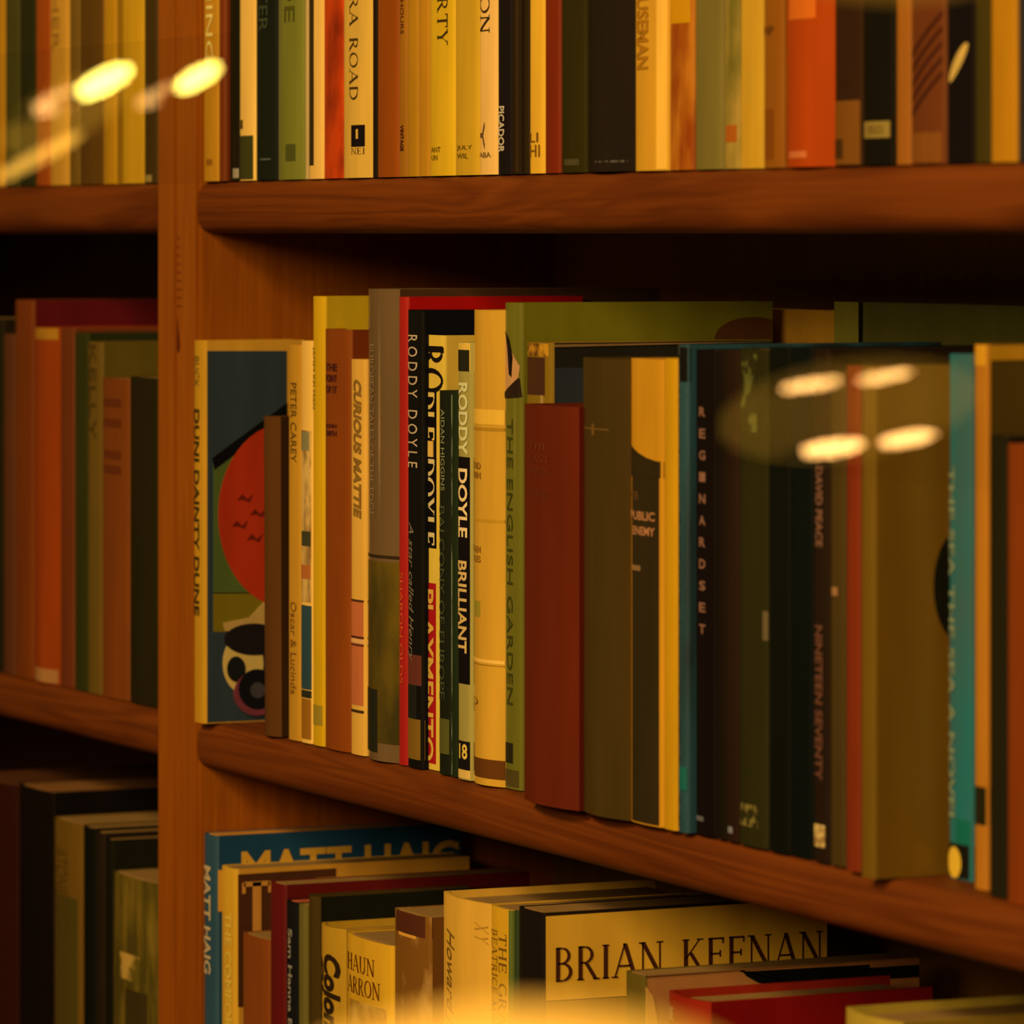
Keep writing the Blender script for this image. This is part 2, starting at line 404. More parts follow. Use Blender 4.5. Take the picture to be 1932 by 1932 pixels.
# ---------------------------------------------------------------- bookcases
DEPTH = 0.208
W_UP = wood('stained_pine_upright', (122, 50, 3), (160, 74, 5), 2)
W_SH = wood('stained_pine_board', (74, 24, 2), (118, 48, 5), 0, True, 0.6)
W_BK = wood('stained_pine_back', (116, 66, 9), (150, 90, 14), 2, False, 0.7)
XR0 = XatY(372, 0.0); XS = XatY(331, 0.0); XL1 = XatY(296, 0.0)
def shelf_mesh(x0, x1, zt, th):
    r = th / 2; pts = []
    for i in range(13):
        a = math.pi / 2 + math.pi * i / 12
        ca, sa = math.cos(a), math.sin(a); e = 2 / 2.9
        pts.append((0.011 - 0.011 * abs(ca) ** e, zt - r + r * math.copysign(abs(sa) ** e, sa)))
    pts += [(DEPTH, zt - th), (DEPTH, zt)]
    bm = bmesh.new(); fs = prism(bm, pts, x0, x1, 'x')
    for f in fs[:12]: f.smooth = True
    return bm
def upright(x0, x1, z1=2.28):
    bm = bmesh.new(); box(bm, x0, x1, 0.0, DEPTH + 0.006, 0.0, z1, 0, 0.0022)
    return bm
W_BD = wood('shaded_pine_back', (30, 12, 2), (44, 20, 4), 2, False, 0.7)  # darker copy of the back wood, recess shade put into its colour
def bookcase(x0, x1, tl, tr, label, back=None):
    root = empty('bookcase', ((x0 + x1) / 2, 0, 0), label, 'bookcase')
    rx = (x0 + x1) / 2
    def part(name, bm, mats):
        for v in bm.verts: v.co.x -= rx
        return from_bm(name, bm, mats, root)
    part('side_panel', upright(x0, x0 + tl), [W_UP]); part('side_panel', upright(x1 - tr, x1), [W_UP])
    for zt, th in ((0.12, .025), (0.44, .025), (0.72, .025), (LOW_T, .025), (MID_T, .025), (UP_T, .027), (UP_T + 0.33, .027), (2.27, .027)):
        part('shelf_board', shelf_mesh(x0 + tl, x1 - tr, zt, th), [W_SH])
    bm = bmesh.new(); box(bm, x0 + tl, x1 - tr, DEPTH + 0.0002, DEPTH + 0.006, 0.1, 2.27); part('back_panel', bm, [back or W_BK])
    return root, rx
BC, BCX = bookcase(XS + 0.0004, 1.02, XR0 - XS - 0.0004, 0.02, 'stained pine bookcase on the right, its shelves running towards the viewer full of books')
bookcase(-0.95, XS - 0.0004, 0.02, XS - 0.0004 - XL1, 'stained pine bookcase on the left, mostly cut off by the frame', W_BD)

bm = bmesh.new(); zk = ZatY(334, 640, 0); xk = XatY(335, 0) - BCX
prism(bm, [(xk, zk + .012), (xk + .0028, zk + .001), (xk + .0036, zk - .004), (xk + .002, zk - .0075), (xk - .0004, zk - .006), (xk - .0006, zk)], -.0002, .0002, 'y')
from_bm('wood_knot', bm, [paper((84, 22, 3), 0.5)], BC)
bm = bmesh.new()
for i in range(9): box(bm, xk - .001, xk + .006 - .0003 * i, -.00012, .0001, zk + .017 + i * .0045, zk + .0182 + i * .0045)
o = from_bm('grain_figure', bm, [paper((112, 42, 3), 0.5)], BC)
G_UR = 'books on the top shelf of the right bookcase'; G_UL = 'books on the top shelf of the left bookcase'
G_MR = 'books on the middle shelf of the right bookcase'; G_ML = 'books on the middle shelf of the left bookcase'
G_BR = 'books on the bottom shelf of the right bookcase'; G_BL = 'books on the bottom shelf of the left bookcase'

# ---- top shelf, right bookcase: only the feet of the spines are in the frame
def up(xl, xr, col, label, **k):
    k.setdefault('h', 0.178 + 0.03 * random.random())
    return book('U', xl, xr, 0, col, label, group=G_UR, **k)
b = up(384, 412, (184, 112, 14), 'tan gold book with pale spine lettering, first on the top shelf right of the upright', y=.0032)
vtext(b, 'LEARNING', -190, 118, (226, 176, 70), .3, .75); band(b, 300, 312, (140, 76, 8), .3, .7)
up(413, 424, (112, 40, 6), 'thin rust brown book between the tan gold book and a black spine, top shelf', y=.0032)
b = up(433, 451, (26, 18, 4), 'narrow black book with a small white triangle at its foot, top shelf')
band(b, 318, 336, (150, 120, 70), .5, .95, 'emblem')
b = up(452, 482, (232, 160, 54), 'thin book with cream spine ending in a grey olive foot, top shelf')
band(b, 256, 345, (58, 50, 12), name='foot_panel'); band(b, 226, 243, (60, 40, 8), .12, .3, 'emblem')
b = up(483, 521, (22, 22, 8), 'dark bottle green book beside the cream spine with the olive foot, top shelf', cover=(120, 100, 40))
band(b, 299, 302, (80, 74, 50), .3, .8, 'rule'); vtext(b, 'WINTER', -120, 60, (60, 58, 26), .25, .7)
b = up(528, 573, (112, 98, 22), 'olive green book with faint dark emblem low on the spine, top shelf', cover=(150, 120, 44))
band(b, 272, 304, (70, 64, 14), .35, .75, 'emblem'); vtext(b, 'SHADE', -190, 42, (78, 66, 10), .3, .72)
up(576, 581, (184, 136, 60), 'very thin pale pamphlet beside the olive green book, top shelf')
b = up(583, 610, (226, 156, 54), 'thin book, left half of the spine dark brown and right half cream, top shelf')
band(b, -400, 312, (52, 34, 8), .02, .45, 'panel')
b = up(611, 648, (176, 46, 4), 'fiery orange red book with dark flame marks beside the serif titled cream spine, top shelf',
       smat=blotch((186, 52, 4), (98, 18, 4), 34, (1, 1, .5), .55, .1))
b = up(648, 702, (206, 142, 40), 'cream book with serif title reading downwards and square black emblem, top shelf')
vtext(b, 'SARA ROAD', -62, 188, (62, 38, 10), .32, .62, 'serif'); band(b, 236, 277, (20, 10, 8), .38, .82, 'emblem')
band(b, 244, 262, (206, 142, 40), .55, .62, 'emblem'); htext(b, 'NEW', 279, 291, (90, 56, 16), .38, .82, 'serif', 'imprint')
up(703, 711, (30, 16, 6), 'very thin dark brown book between cream serif spine and rust brown book, top shelf')
up(712, 752, (136, 56, 4), 'plain rust brown book right of the cream one with black emblem, top shelf')
b = up(753, 768, (150, 84, 10), 'thin brown book with tiny dark red lettering near its foot, top shelf')
vtext(b, 'VINTAGE', 236, 285, (70, 14, 8), .3, .7, 'bold', 'imprint'); vtext(b, 'HOURS', 0, 64, (90, 30, 8), .3, .7)
up(769, 789, (168, 102, 10), 'tan book with plain unlettered spine right of tiny red lettering, top shelf')
up(790, 810, (176, 106, 12), 'amber tan book with plain spine left of the yellow spine ending in TY, top shelf')
b = up(811, 858, (202, 140, 14), 'yellow cream book with dark serif letters TY at the top edge, top shelf')
vtext(b, 'PARTY', -66, 86, (62, 40, 8), .42, .8, 'serif'); htext(b, 'ANT', 277, 287, (110, 72, 8), .12, .55, 'sans', 'imprint'); htext(b, 'UN', 292, 302, (110, 72, 8), .14, .42, 'sans', 'imprint')
b = up(859, 904, (188, 128, 18), 'mustard book with two small worn words low on the spine, top shelf')
htext(b, 'JULY', 274, 284, (110, 72, 8), .15, .8, 'sans', 'imprint'); htext(b, 'WIL', 289, 299, (110, 72, 8), .15, .65, 'sans', 'imprint')
b = up(905, 938, (226, 156, 60), 'bright cream book with serif letters ON at the top edge, top shelf')
vtext(b, 'LONDON', -150, 62, (52, 30, 8), .1, .68, 'serif'); vtext(b, 'Y', 228, 282, (100, 62, 20), .1, .4, 'sans', 'imprint'); htext(b, 'ABA', 287, 297, (110, 72, 20), .05, .75, 'sans', 'imprint')
b = up(939, 965, (24, 14, 8), 'black book with pale publisher name lettered downwards at the foot, top shelf')
vtext(b, 'PICADOR', 200, 288, (190, 150, 90), .15, .62, 'bold', 'imprint')
b = up(966, 998, (40, 24, 6), 'dark brown book with faint lengthwise stripes right of the PICADOR spine, top shelf')
band(b, -400, 330, (56, 34, 8), .35, .5, 'stripe'); band(b, -400, 330, (26, 14, 4), .7, .8, 'stripe')
b = up(999, 1027, (216, 144, 26), 'narrow yellow cream book with a few dark letters at the foot, top shelf')
htext(b, 'LI', 250, 268, (110, 60, 8), .1, .7, 'sans', 'imprint'); htext(b, 'HI', 273, 296, (120, 70, 8), .1, .8, 'sans', 'imprint')
up(1028, 1056, (112, 28, 4), 'dark red book between a narrow cream spine and black ones, top shelf')
b = up(1059, 1105, (44, 32, 4), 'dark olive book left of the broad black one, top shelf')
band(b, 300, 312, (70, 54, 20), .2, .8, 'rule')
b = up(1106, 1197, (32, 20, 8), 'broad black book with worn flecks along its foot, top shelf', kind='h')
band(b, 303, 307, (60, 50, 34), .1, .9, 'rule', blotch((32, 20, 8), (86, 70, 44), 300, (1, 1, 1), .5, .05))
b = up(1198, 1262, (198, 126, 20), 'thick cream orange book with faint tall lettering, top shelf')
vtext(b, 'HOUSEMAN', -60, 130, (160, 92, 10), .1, .5, 'bold'); band(b, -400, 330, (224, 150, 40), .72, .97, 'panel')
b = up(1263, 1308, (160, 76, 8), 'book with mottled orange brown picture on its spine, top shelf',
       smat=blotch((176, 92, 12), (136, 52, 4), 60, (1, 1, .3), .5, .08))
band(b, -400, 44, (190, 116, 4), name='panel')
b = up(1311, 1364, (110, 84, 24), 'grey olive book right of the mottled orange brown spine, top shelf')
b = up(1366, 1394, (146, 104, 26), 'book with green leafy picture and white streaks along the spine, top shelf',
       smat=blotch((158, 112, 32), (84, 72, 12), 42, (1, 1, .35), .52, .1))
band(b, 236, 268, (160, 72, 10), .2, .9, 'panel')
up(1395, 1439, (186, 124, 20), 'yellow tan book between the leafy spine and a brown one, top shelf', y=.008)
b = up(1441, 1478, (132, 66, 6), 'brown book with small faint lettering left of the orange red one, top shelf')
htext(b, 'HP', 48, 66, (90, 44, 6), .1, .6); band(b, 205, 300, (118, 54, 4), .1, .6, 'panel')
b = up(1480, 1572, (158, 50, 3), 'thick orange red book with rounded spine and paler right edge, top shelf', kind='h')
band(b, -400, 36, (196, 84, 12), .15, .75, 'panel'); band(b, 285, 298, (186, 88, 30), .15, .6, 'panel')  # top panel puts the amber glow at the upper edge into the colour
b = up(1574, 1627, (46, 22, 6), 'dark brown book with a lighter brown block at its foot, top shelf')
band(b, 190, 330, (112, 58, 8), .0, .95, 'panel'); band(b, 262, 300, (60, 32, 6), .05, .4, 'mark')
b = up(1628, 1686, (18, 12, 4), 'black book with small tan label near its foot, top shelf')
band(b, 229, 260, (138, 100, 30), .02, .92, 'label'); htext(b, 'EGO', 236, 253, (104, 70, 14), .25, .75, 'bold', 'imprint')
up(1690, 1718, (148, 76, 12), 'narrow tan orange book beside diagonally striped one, top shelf')
b = up(1719, 1784, (96, 40, 8), 'brown book with dark diagonal stripes across the spine, top shelf')
for i in range(5):
    t_ = 62 + i * 28; spatch(b, [(.06, t_ + 34), (.94, t_ - 40), (.94, t_ - 30), (.06, t_ + 46)], (62, 20, 6), 'stripe')
band(b, 250, 318, (118, 58, 10), name='panel')
b = up(1786, 1838, (18, 10, 6), 'black book with a cream leaf shape on the spine, top shelf')
spatch(b, [(.5 + .34 * math.cos(a) * .8 + .22 * math.sin(a), 118 - 34 * math.sin(a) - 14 * math.cos(a)) for a in [i * math.pi / 10 for i in range(20)]], (196, 140, 50), 'leaf_emblem')
up(1839, 1868, (60, 42, 6), 'olive brown book between black leaf spine and gold one, top shelf')
b = up(1869, 1918, (170, 100, 6), 'gold orange book near the right end of the top shelf')
up(1920, 1990, (44, 36, 26), 'blue black book at the far right end of the top shelf')

# ---- top shelf, left bookcase
def ul(xl, xr, col, label, **k):
    return book('U', xl, xr, 0, col, label, group=G_UL, h=0.18 + 0.03 * random.random(), y=.008, **k)
ul(-30, 9, (170, 104, 8), 'gold book cut by the left edge, top shelf of the left bookcase')
ul(10, 36, (66, 54, 10), 'olive green book by the left edge, top shelf of left bookcase')
ul(37, 67, (40, 34, 8), 'dark green black book beside a red orange one, top shelf of left bookcase')
ul(68, 94, (150, 58, 6), 'red orange book right of the dark green black one, top shelf of left bookcase')
b = ul(95, 129, (192, 122, 26), 'tan cream book with a faint title, top shelf of left bookcase')
vtext(b, 'MOTHER', -150, 95, (150, 92, 20), .2, .6)
ul(131, 150, (110, 70, 12), 'thin grey brown book right of the tan cream one, top shelf of left bookcase')
ul(151, 194, (88, 50, 6), 'wide brown book left of two gold spines, top shelf of left bookcase')
ul(195, 219, (178, 112, 8), 'narrow gold book, the left one of two side by side, top shelf of left bookcase')
b = ul(221, 271, (190, 126, 12), 'wide yellow gold book, the right one of two gold spines, top shelf of left bookcase')
band(b, -400, 350, (150, 94, 6), .0, .35, 'panel')
b = ul(272, 296, (62, 38, 6), 'dark brown book against the upright, top shelf of left bookcase')
band(b, 330, 343, (150, 112, 40), .2, .7, 'emblem')

# ---- middle shelf, left bookcase
def ml(xl, xr, top, col, label, **k):
    k.setdefault('y', .008)
    return book('M', xl, xr, top, col, label, group=G_ML, **k)
ml(-60, 6, 600, (30, 20, 4), 'black book cut by the left edge, middle shelf of the left bookcase')
ml(7, 27, 630, (84, 36, 10), 'narrow brown book by the left edge, middle shelf of left bookcase')
ml(29, 62, 566, (106, 40, 4), 'tall red brown book with wide crimson cover, middle shelf of left bookcase', cover=(84, 8, 8), d=.15, coat=.0)
b = ml(64, 112, 618, (138, 46, 4), 'orange hardback with gold tips at head and foot, middle shelf of left bookcase', kind='h', cover=(116, 44, 12))
band(b, 615, 640, (160, 96, 14), .1, .95, 'gold_tip'); band(b, 1260, 1292, (156, 92, 34), .1, .95, 'gold_tip')
ml(114, 139, 620, (100, 38, 8), 'dull brown book right of the orange hardback, middle shelf of left bookcase')
ml(141, 165, 628, (46, 40, 6), 'dark green book beside the olive one, middle shelf of left bookcase', cover=(36, 34, 8), d=.14)
b = ml(166, 192, 645, (98, 64, 10), 'olive brown book with broad olive cover showing, middle shelf of left bookcase', cover=(88, 62, 8), d=.13)
vtext(b, 'KELLY', 650, 830, (70, 44, 6), .2, .7)
b = ml(193, 243, 714, (114, 48, 6), 'short rust orange book with faint title bands, middle shelf of left bookcase')
for t in (752, 790, 850, 878): band(b, t, t + 16, (92, 34, 6), .1, .8, 'title_line')
ml(245, 296, 712, (34, 24, 4), 'short black book against the upright, middle shelf of left bookcase')

# ---- bottom shelf, left bookcase
def bl(xl, xr, top, col, label, **k):
    k.setdefault('y', .008)
    return book('B', xl, xr, top, col, label, group=G_BL, **k)
bl(-60, 33, 1470, (44, 12, 4), 'dark red brown book cut by the left edge, bottom shelf of left bookcase', topcol=(80, 36, 8))
bl(36, 100, 1486, (16, 7, 3), 'tall black book with a pale top edge, bottom shelf of left bookcase', cover=(14, 8, 4), d=.155, topcol=(130, 74, 24))
b = bl(103, 154, 1548, (104, 64, 8), 'tan book fading to olive, middle of the bottom shelf of left bookcase')
band(b, 1690, 1960, (74, 54, 8), name='panel'); vtext(b, 'ATONEMENT', 1600, 1760, (84, 54, 8), .1, .6)
bl(157, 178, 1560, (12, 12, 3), 'narrow black green book right of the tan one, bottom shelf of left bookcase')
bl(180, 196, 1570, (34, 20, 6), 'thin dark brown book beside the black green one, bottom shelf of left bookcase')
b = bl(199, 212, 1583, (20, 14, 3), 'thin black book with faint gold marks on its dark cover, bottom shelf of left bookcase', cover=(24, 18, 5), d=.13)
b = bl(214, 296, 1655, (122, 90, 14), 'short book with olive gold patterned spine against the upright, bottom shelf of left bookcase',
       smat=blotch((120, 84, 14), (74, 54, 8), 70, (1, 1, .25), .5, .1))
band(b, 1800, 1850, (170, 116, 30), .25, .7, 'picture', blotch((186, 128, 40), (96, 70, 10), 60, (1, 1, 1), .5, .05))
band(b, 1866, 1950, (60, 40, 8), .4, .85, 'picture')

# ---- middle shelf, right bookcase
def mr(xl, xr, top, col, label, **k):
    k.setdefault('y', .006)
    return book('M', xl, xr, top, col, label, group=G_MR, **k)
b = mr(366, 387, 642, (186, 118, 16), 'tall picture book with orange disc on its slate cover, first on the middle shelf', cover=(196, 124, 24), y=-.003, dpx=575)
vtext(b, 'DUNI DAINTY DUNE', 772, 1162, (58, 38, 10), .08, .62, 'bold'); vtext(b, 'BUCK', 672, 730, (116, 78, 20), .1, .6)
cpatch(b, [(391, 662), (541, 662), (541, 1380), (391, 1380)], (45, 48, 38), 'cover_picture')
cpatch(b, [(402, 872), (541, 772), (541, 1120), (402, 1120)], (74, 78, 22), 'picture_ground', .0003)
cpatch(b, [(402, 1118), (541, 1118), (541, 1192), (402, 1192)], (112, 84, 8), 'picture_ground', .0003)
cpatch(b, [(400, 864), (541, 760), (541, 784), (404, 886)], (12, 10, 6), 'black_line', .0005)
cpatch(b, ell(535, 972, 124, 172, 88, 272), (164, 38, 8), 'orange_disc', .0007)
for k, (cx_, cy_) in enumerate(((462, 940), (486, 968), (452, 990), (480, 1015))):
    cpatch(b, [(cx_ - 16, cy_ + 4), (cx_ - 6, cy_ - 8), (cx_ + 4, cy_ + 2), (cx_ + 15, cy_ - 9), (cx_ + 8, cy_ + 8), (cx_ - 4, cy_ + 3)], (92, 20, 6), 'bird', .0008)
cpatch(b, [(470, 1165), (541, 1090), (541, 1200), (424, 1190), (420, 1175)], (172, 120, 46), 'picture_hill', .0009)
cpatch(b, ell(458, 1252, 38, 56), (192, 142, 54), 'picture_figure', .0008)
cpatch(b, ell(478, 1206, 56, 30), (28, 18, 12), 'picture_figure', .0011)
cpatch(b, ell(444, 1262, 17, 24), (24, 20, 12), 'picture_figure', .0013)
cpatch(b, ell(482, 1308, 42, 42), (108, 40, 36), 'picture_wheel', .0015)
cpatch(b, ell(484, 1300, 36, 38), (18, 14, 10), 'picture_wheel', .0017)
cpatch(b, ell(484, 1302, 14, 15), (62, 48, 36), 'picture_wheel', .0019)
b = mr(497, 528, 786, (84, 42, 8), 'short dark brown hardback leaning slightly left, beside the orange disc cover', kind='h', cover=(52, 26, 6), y=.004, d=.12)
b.root.rotation_euler = (0, -0.009, 0)
b = mr(544, 568, 650, (184, 116, 20), 'thin tan book with fine dark title, left of the white topped one, middle shelf')
vtext(b, 'PETER CAREY', 722, 872, (96, 58, 10), .3, .75); vtext(b, 'Oscar & Lucinda', 1135, 1310, (120, 66, 14), .3, .75)
b = mr(568, 590, 643, (234, 158, 52), 'thin book with cream head and a coloured picture strip down its spine, middle shelf')
band(b, 812, 1136, (0, 0, 0), name='picture', mat=blotch((206, 146, 56), (132, 84, 30), 110, (1, 1, .5), .52, .1))
band(b, 815, 850, (128, 104, 50), .1, .8, 'picture', off=.0003); band(b, 1002, 1030, (60, 50, 20), .15, .9, 'picture', off=.0003); band(b, 1066, 1092, (170, 84, 24), .1, .9, 'picture', off=.0003)
band(b, 1142, 1300, (44, 58, 46), .05, 1, 'blue_panel', off=.0003); band(b, 1302, 1316, (40, 36, 16), .05, 1, 'picture', off=.0003); band(b, 1318, 1394, (148, 84, 12), name='picture')
b = mr(590, 612, 559, (200, 136, 8), 'tall mustard yellow book rising behind the short brown one, middle shelf', cover=(184, 130, 10), d=.12)
vtext(b, 'JAMES KELMAN', 655, 772, (66, 44, 6), .0, .3); band(b, 1330, 1368, (150, 110, 20), .1, .9, 'emblem')
b = mr(613, 661, 621, (128, 52, 6), 'orange brown book with three dark words near its top, before the mustard yellow cover', cover=(110, 38, 4), d=.11, dpx=700)
for i, tx in enumerate(('THE', 'POINT', 'OF IT')): htext(b, tx, 686 + i * 21, 700 + i * 21, (70, 22, 16), .1, .6, 'bold')
htext(b, 'JOHN', 800, 810, (70, 22, 16), .1, .58, 'bold'); htext(b, 'SMITH', 813, 823, (70, 22, 16), .1, .58, 'bold')
b = mr(662, 690, 678, (214, 142, 40), 'cream book with a brush lettered title and salmon red lower half, middle shelf')
vtext(b, "CURIOUS MATTIE", 716, 978, (130, 82, 20), .3, .8, 'brush'); band(b, 1135, 1330, (184, 88, 34), name='panel')
band(b, 1131, 1135, (70, 34, 12), name='rule', off=.0003); band(b, 1200, 1204, (70, 30, 12), name='rule', off=.0003); band(b, 1205, 1213, (214, 142, 60), name='rule', off=.0003); band(b, 1215, 1218, (70, 30, 12), name='rule', off=.0003)
band(b, 1339, 1344, (60, 34, 12), name='rule', off=.0003)
b = mr(691, 751, 545, (104, 68, 28), 'tall grey brown hardback in a clear plastic jacket, left of the bright red spine', kind='h', cover=(70, 38, 14), dpx=1245, coat=.5)
vtext(b, 'O', 600, 622, (150, 108, 56), .1, .3, 'serif'); vtext(b, 'EUROPEAN TALES OF THE EDGE', 650, 975, (140, 98, 48), .28, .46)
band(b, 1046, 1052, (50, 30, 10), name='rule'); band(b, 1058, 1400, (0, 0, 0), name='picture', mat=blotch((96, 66, 8), (58, 42, 8), 40, (1, 1, .4), .5, .12))
band(b, 1300, 1418, (34, 28, 10), .05, .55, 'picture', off=.0004)
b = mr(752, 768, 560, (160, 24, 12), 'narrow bright red book with red cover topping the black titled spine, middle shelf', cover=(160, 6, 3), dpx=1100)
cpatch(b, [(766, 584), (1040, 584), (1040, 900), (766, 900)], (14, 12, 6), 'black_panel')
vtext(b, 'SHARON OLDS', 1080, 1290, (200, 70, 24), .3, .7)
b = mr(769, 797, 586, (16, 12, 6), 'black book with RODDY DOYLE in spaced pale capitals, beside the bright red spine', cover=(14, 12, 8), dpx=1000)
vtext(b, 'R O D D Y   D O Y L E', 632, 882, (190, 144, 84), .12, .78); vtext(b, 'A star called Henry', 985, 1248, (128, 96, 56), .1, .55, 'serif' if 0 else 'italic')
band(b, 1235, 1292, (96, 38, 20), .1, .95, 'picture'); band(b, 1292, 1355, (30, 26, 12), .05, .7, 'picture'); band(b, 1356, 1432, (122, 76, 14), name='picture')
b = mr(799, 838, 632, (212, 156, 40), 'cream book with huge black capitals above red letters on its spine', cover=(216, 156, 40), y=.0105, dpx=1010)
band(b, 735, 1034, (16, 10, 4), .0, .72, 'black_panel'); vtext(b, 'RO', 652, 742, (20, 12, 6), .02, .98, 'serifbold')
vtext(b, 'DLE', 740, 832, (214, 160, 60), .06, .66, 'serifbold'); band(b, 832, 862, (216, 150, 50), .06, .6, 'panel', off=.0006); vtext(b, 'DOYLE', 866, 1030, (206, 160, 80), .06, .66, 'serifbold')
band(b, 1100, 1440, (158, 16, 12), .0, .7, 'red_panel'); vtext(b, 'PLAYMENTO', 1112, 1436, (206, 142, 40), .08, .62, 'bold')
b = mr(828, 851, 737, (26, 24, 8), 'short dark green book with fine pale author capitals, before the huge black capitals', y=.006, cover=(36, 40, 12), d=.11)
vtext(b, 'AIDAN HIGGINS', 772, 926, (136, 120, 60), .3, .62); vtext(b, 'BALCONY OF EUROPE', 955, 1320, (66, 62, 26), .15, .62); band(b, 1356, 1422, (84, 72, 18), .05, .9, 'label')
b = mr(851, 863, 737, (30, 34, 10), 'very thin dark green book with pale worn left edge, left of the BRILLIANT spine', d=.11)
band(b, 745, 1470, (136, 124, 64), .02, .28, 'worn_edge', blotch((150, 140, 80), (34, 36, 12), 300, (1, 1, .25), .5, .08))
b = mr(864, 890, 646, (156, 124, 44), 'book titled BRILLIANT in pale capitals on black, olive at head and foot', y=.005, cover=(190, 140, 50))
band(b, 640, 700, (214, 152, 44), name='head_panel'); band(b, 660, 700, (36, 28, 10), .1, .9, 'emblem', off=.0003); band(b, 862, 1290, (18, 10, 6), name='black_panel')
vtext(b, 'RODDY', 722, 858, (206, 180, 96), .15, .82, 'bold'); vtext(b, 'DOYLE', 884, 1014, (230, 180, 90), .12, .8, 'bold'); vtext(b, 'BRILLIANT', 1058, 1232, (206, 150, 66), .1, .76, 'bold')
band(b, 1398, 1452, (22, 16, 8), name='foot_panel', off=.0002); band(b, 1452, 1480, (214, 152, 56), name='foot_panel', off=.0002); htext(b, '18', 1403, 1432, (220, 160, 50), .2, .8, 'bold', 'emblem')
b = mr(891, 949, 585, (198, 130, 26), 'wide cream hardback jacket with small stacked brown words and a dark brown foot band', kind='h', cover=(212, 142, 40), coat=.2)
for t, s in ((872, 'LAND'), (890, 'SPAIN'), (1030, 'RAVEN'), (1048, 'TALES')): htext(b, s, t, t + 13, (150, 92, 20), .02, .5, 'bold')
band(b, 772, 800, (224, 154, 36), name='rule'); band(b, 806, 812, (168, 108, 16), name='rule'); band(b, 978, 984, (184, 120, 20), name='rule'); band(b, 1243, 1249, (226, 156, 50), name='rule'); band(b, 1252, 1254, (150, 96, 16), name='rule')
band(b, 1134, 1164, (150, 116, 24), .02, .48, 'emblem'); htext(b, 'P', 1316, 1344, (140, 88, 20), .06, .4, 'serif', 'imprint'); band(b, 1430, 1466, (92, 44, 6), name='foot_band')
b = mr(952, 984, 571, (100, 84, 14), 'tall olive green book with a black and pink figure near the head of its spine', y=.008, cover=(110, 90, 8), dpx=1458, coat=.15)
for cl, pp, of in (((184, 118, 52), [(.0, 640), (.25, 630), (.5, 660), (.95, 690), (.9, 712), (.05, 742)], .0003), ((24, 12, 8), [(.15, 624), (.4, 640), (.62, 672), (.55, 712), (.4, 706), (.3, 660)], .0005), ((40, 22, 8), [(.0, 744), (.95, 712), (1, 748), (.0, 752)], .0006)):
    spatch(b, pp, cl, 'figure', of)
vtext(b, 'THE ENGLISH GARDEN', 790, 1330, (58, 52, 8), .25, .6); band(b, 1402, 1440, (34, 28, 10), .1, .6, 'emblem'); band(b, 1452, 1484, (74, 54, 14), .1, .9, 'foot_mark')
cpatch(b, ell(1420, 640, 72, 42, 180, 360), (84, 42, 10), 'cover_mark')
b = mr(993, 1041, 646, (128, 86, 10), 'book in crinkled clear jacket with a brown figure, behind the maroon hardback', y=.0085, cover=(34, 26, 12), dpx=1458, coat=.6)
band(b, 648, 672, (170, 104, 14), name='head_panel', mat=blotch((186, 116, 16), (90, 48, 8), 160, (1, 1, 1), .5, .1)); band(b, 674, 745, (66, 32, 10), .0, .8, 'figure')
cpatch(b, [(1048, 694), (1106, 694), (1106, 780), (1048, 780)], (44, 42, 34), 'slate_panel')
cpatch(b, [(1046, 650), (1458, 641), (1458, 645), (1046, 655)], (130, 84, 34), 'jacket_shine', .0004)  # light strip paints the shine along the clear jacket's top edge
b = mr(985, 1089, 765, (92, 24, 4), 'maroon cloth hardback standing forward of its neighbours, faint worn title', kind='h', cover=(80, 12, 4), y=-.0055, d=.125, gloss=.55)
for t, s in ((836, 'THE'), (860, 'LAST'), (882, 'MARCH'), (924, 'CONRAD')): htext(b, s, t, t + 13, (112, 44, 12), .22, .62, 'serif')
b = mr(1096, 1186, 676, (64, 40, 6), 'wide olive brown hardback with a small faint cross, right of the maroon hardback', kind='h', cover=(96, 48, 8), y=-.002, d=.13)
band(b, 808, 811, (104, 66, 18), .1, .7, 'cross_mark'); band(b, 800, 822, (104, 66, 18), .36, .42, 'cross_mark')
b = mr(1189, 1252, 677, (190, 116, 12), 'book with gold head and PUBLIC ENEMY in pale letters on its black spine', y=.0, cover=(198, 128, 6), kind='p')
band(b, 872, 1600, (46, 30, 8), name='black_panel')
spatch(b, [(0, 838), (.15, 846), (.35, 855), (.6, 863), (.85, 868), (1, 869), (1, 900), (0, 900)], (46, 30, 8), 'curved_edge')
htext(b, 'PUBLIC', 965, 982, (170, 100, 44), .05, .82, 'bold'); htext(b, 'ENEMY', 994, 1010, (170, 100, 44), .15, .82, 'bold'); htext(b, 'MB', 928, 944, (96, 56, 20), .05, .35, 'sans')
band(b, 1068, 1078, (130, 84, 34), .1, .4, 'mark')
b2 = mr(1253, 1277, 677, (190, 122, 6), 'slim plain yellow book right of the gold headed PUBLIC ENEMY spine', y=.0)
b = mr(1279, 1297, 650, (44, 48, 34), 'thin slate teal book with speckled left edge and green spot near the foot', y=.0, coat=.4,
       smat=blotch((38, 62, 50), (26, 26, 16), 34, (1, 1, .25), .55, .12))
band(b, 650, 1560, (0, 0, 0), .02, .3, 'speckled_edge', blotch((70, 60, 36), (20, 14, 8), 400, (1, 1, 1), .52, .05)); band(b, 1446, 1490, (20, 82, 54), .3, .95, 'green_spot', off=.0004)
band(b, 655, 720, (20, 14, 6), .3, 1, 'head_panel')
b = mr(1312, 1350, 660, (18, 8, 4), 'black book with widely spaced pinkish capitals down its spine, middle shelf', y=.004)
for i, ch in enumerate('REGINARDSET'):
    htext(b, ch, 768 + i * 41, 786 + i * 41, (130, 78, 44), .3, .62, 'bold', 'title')
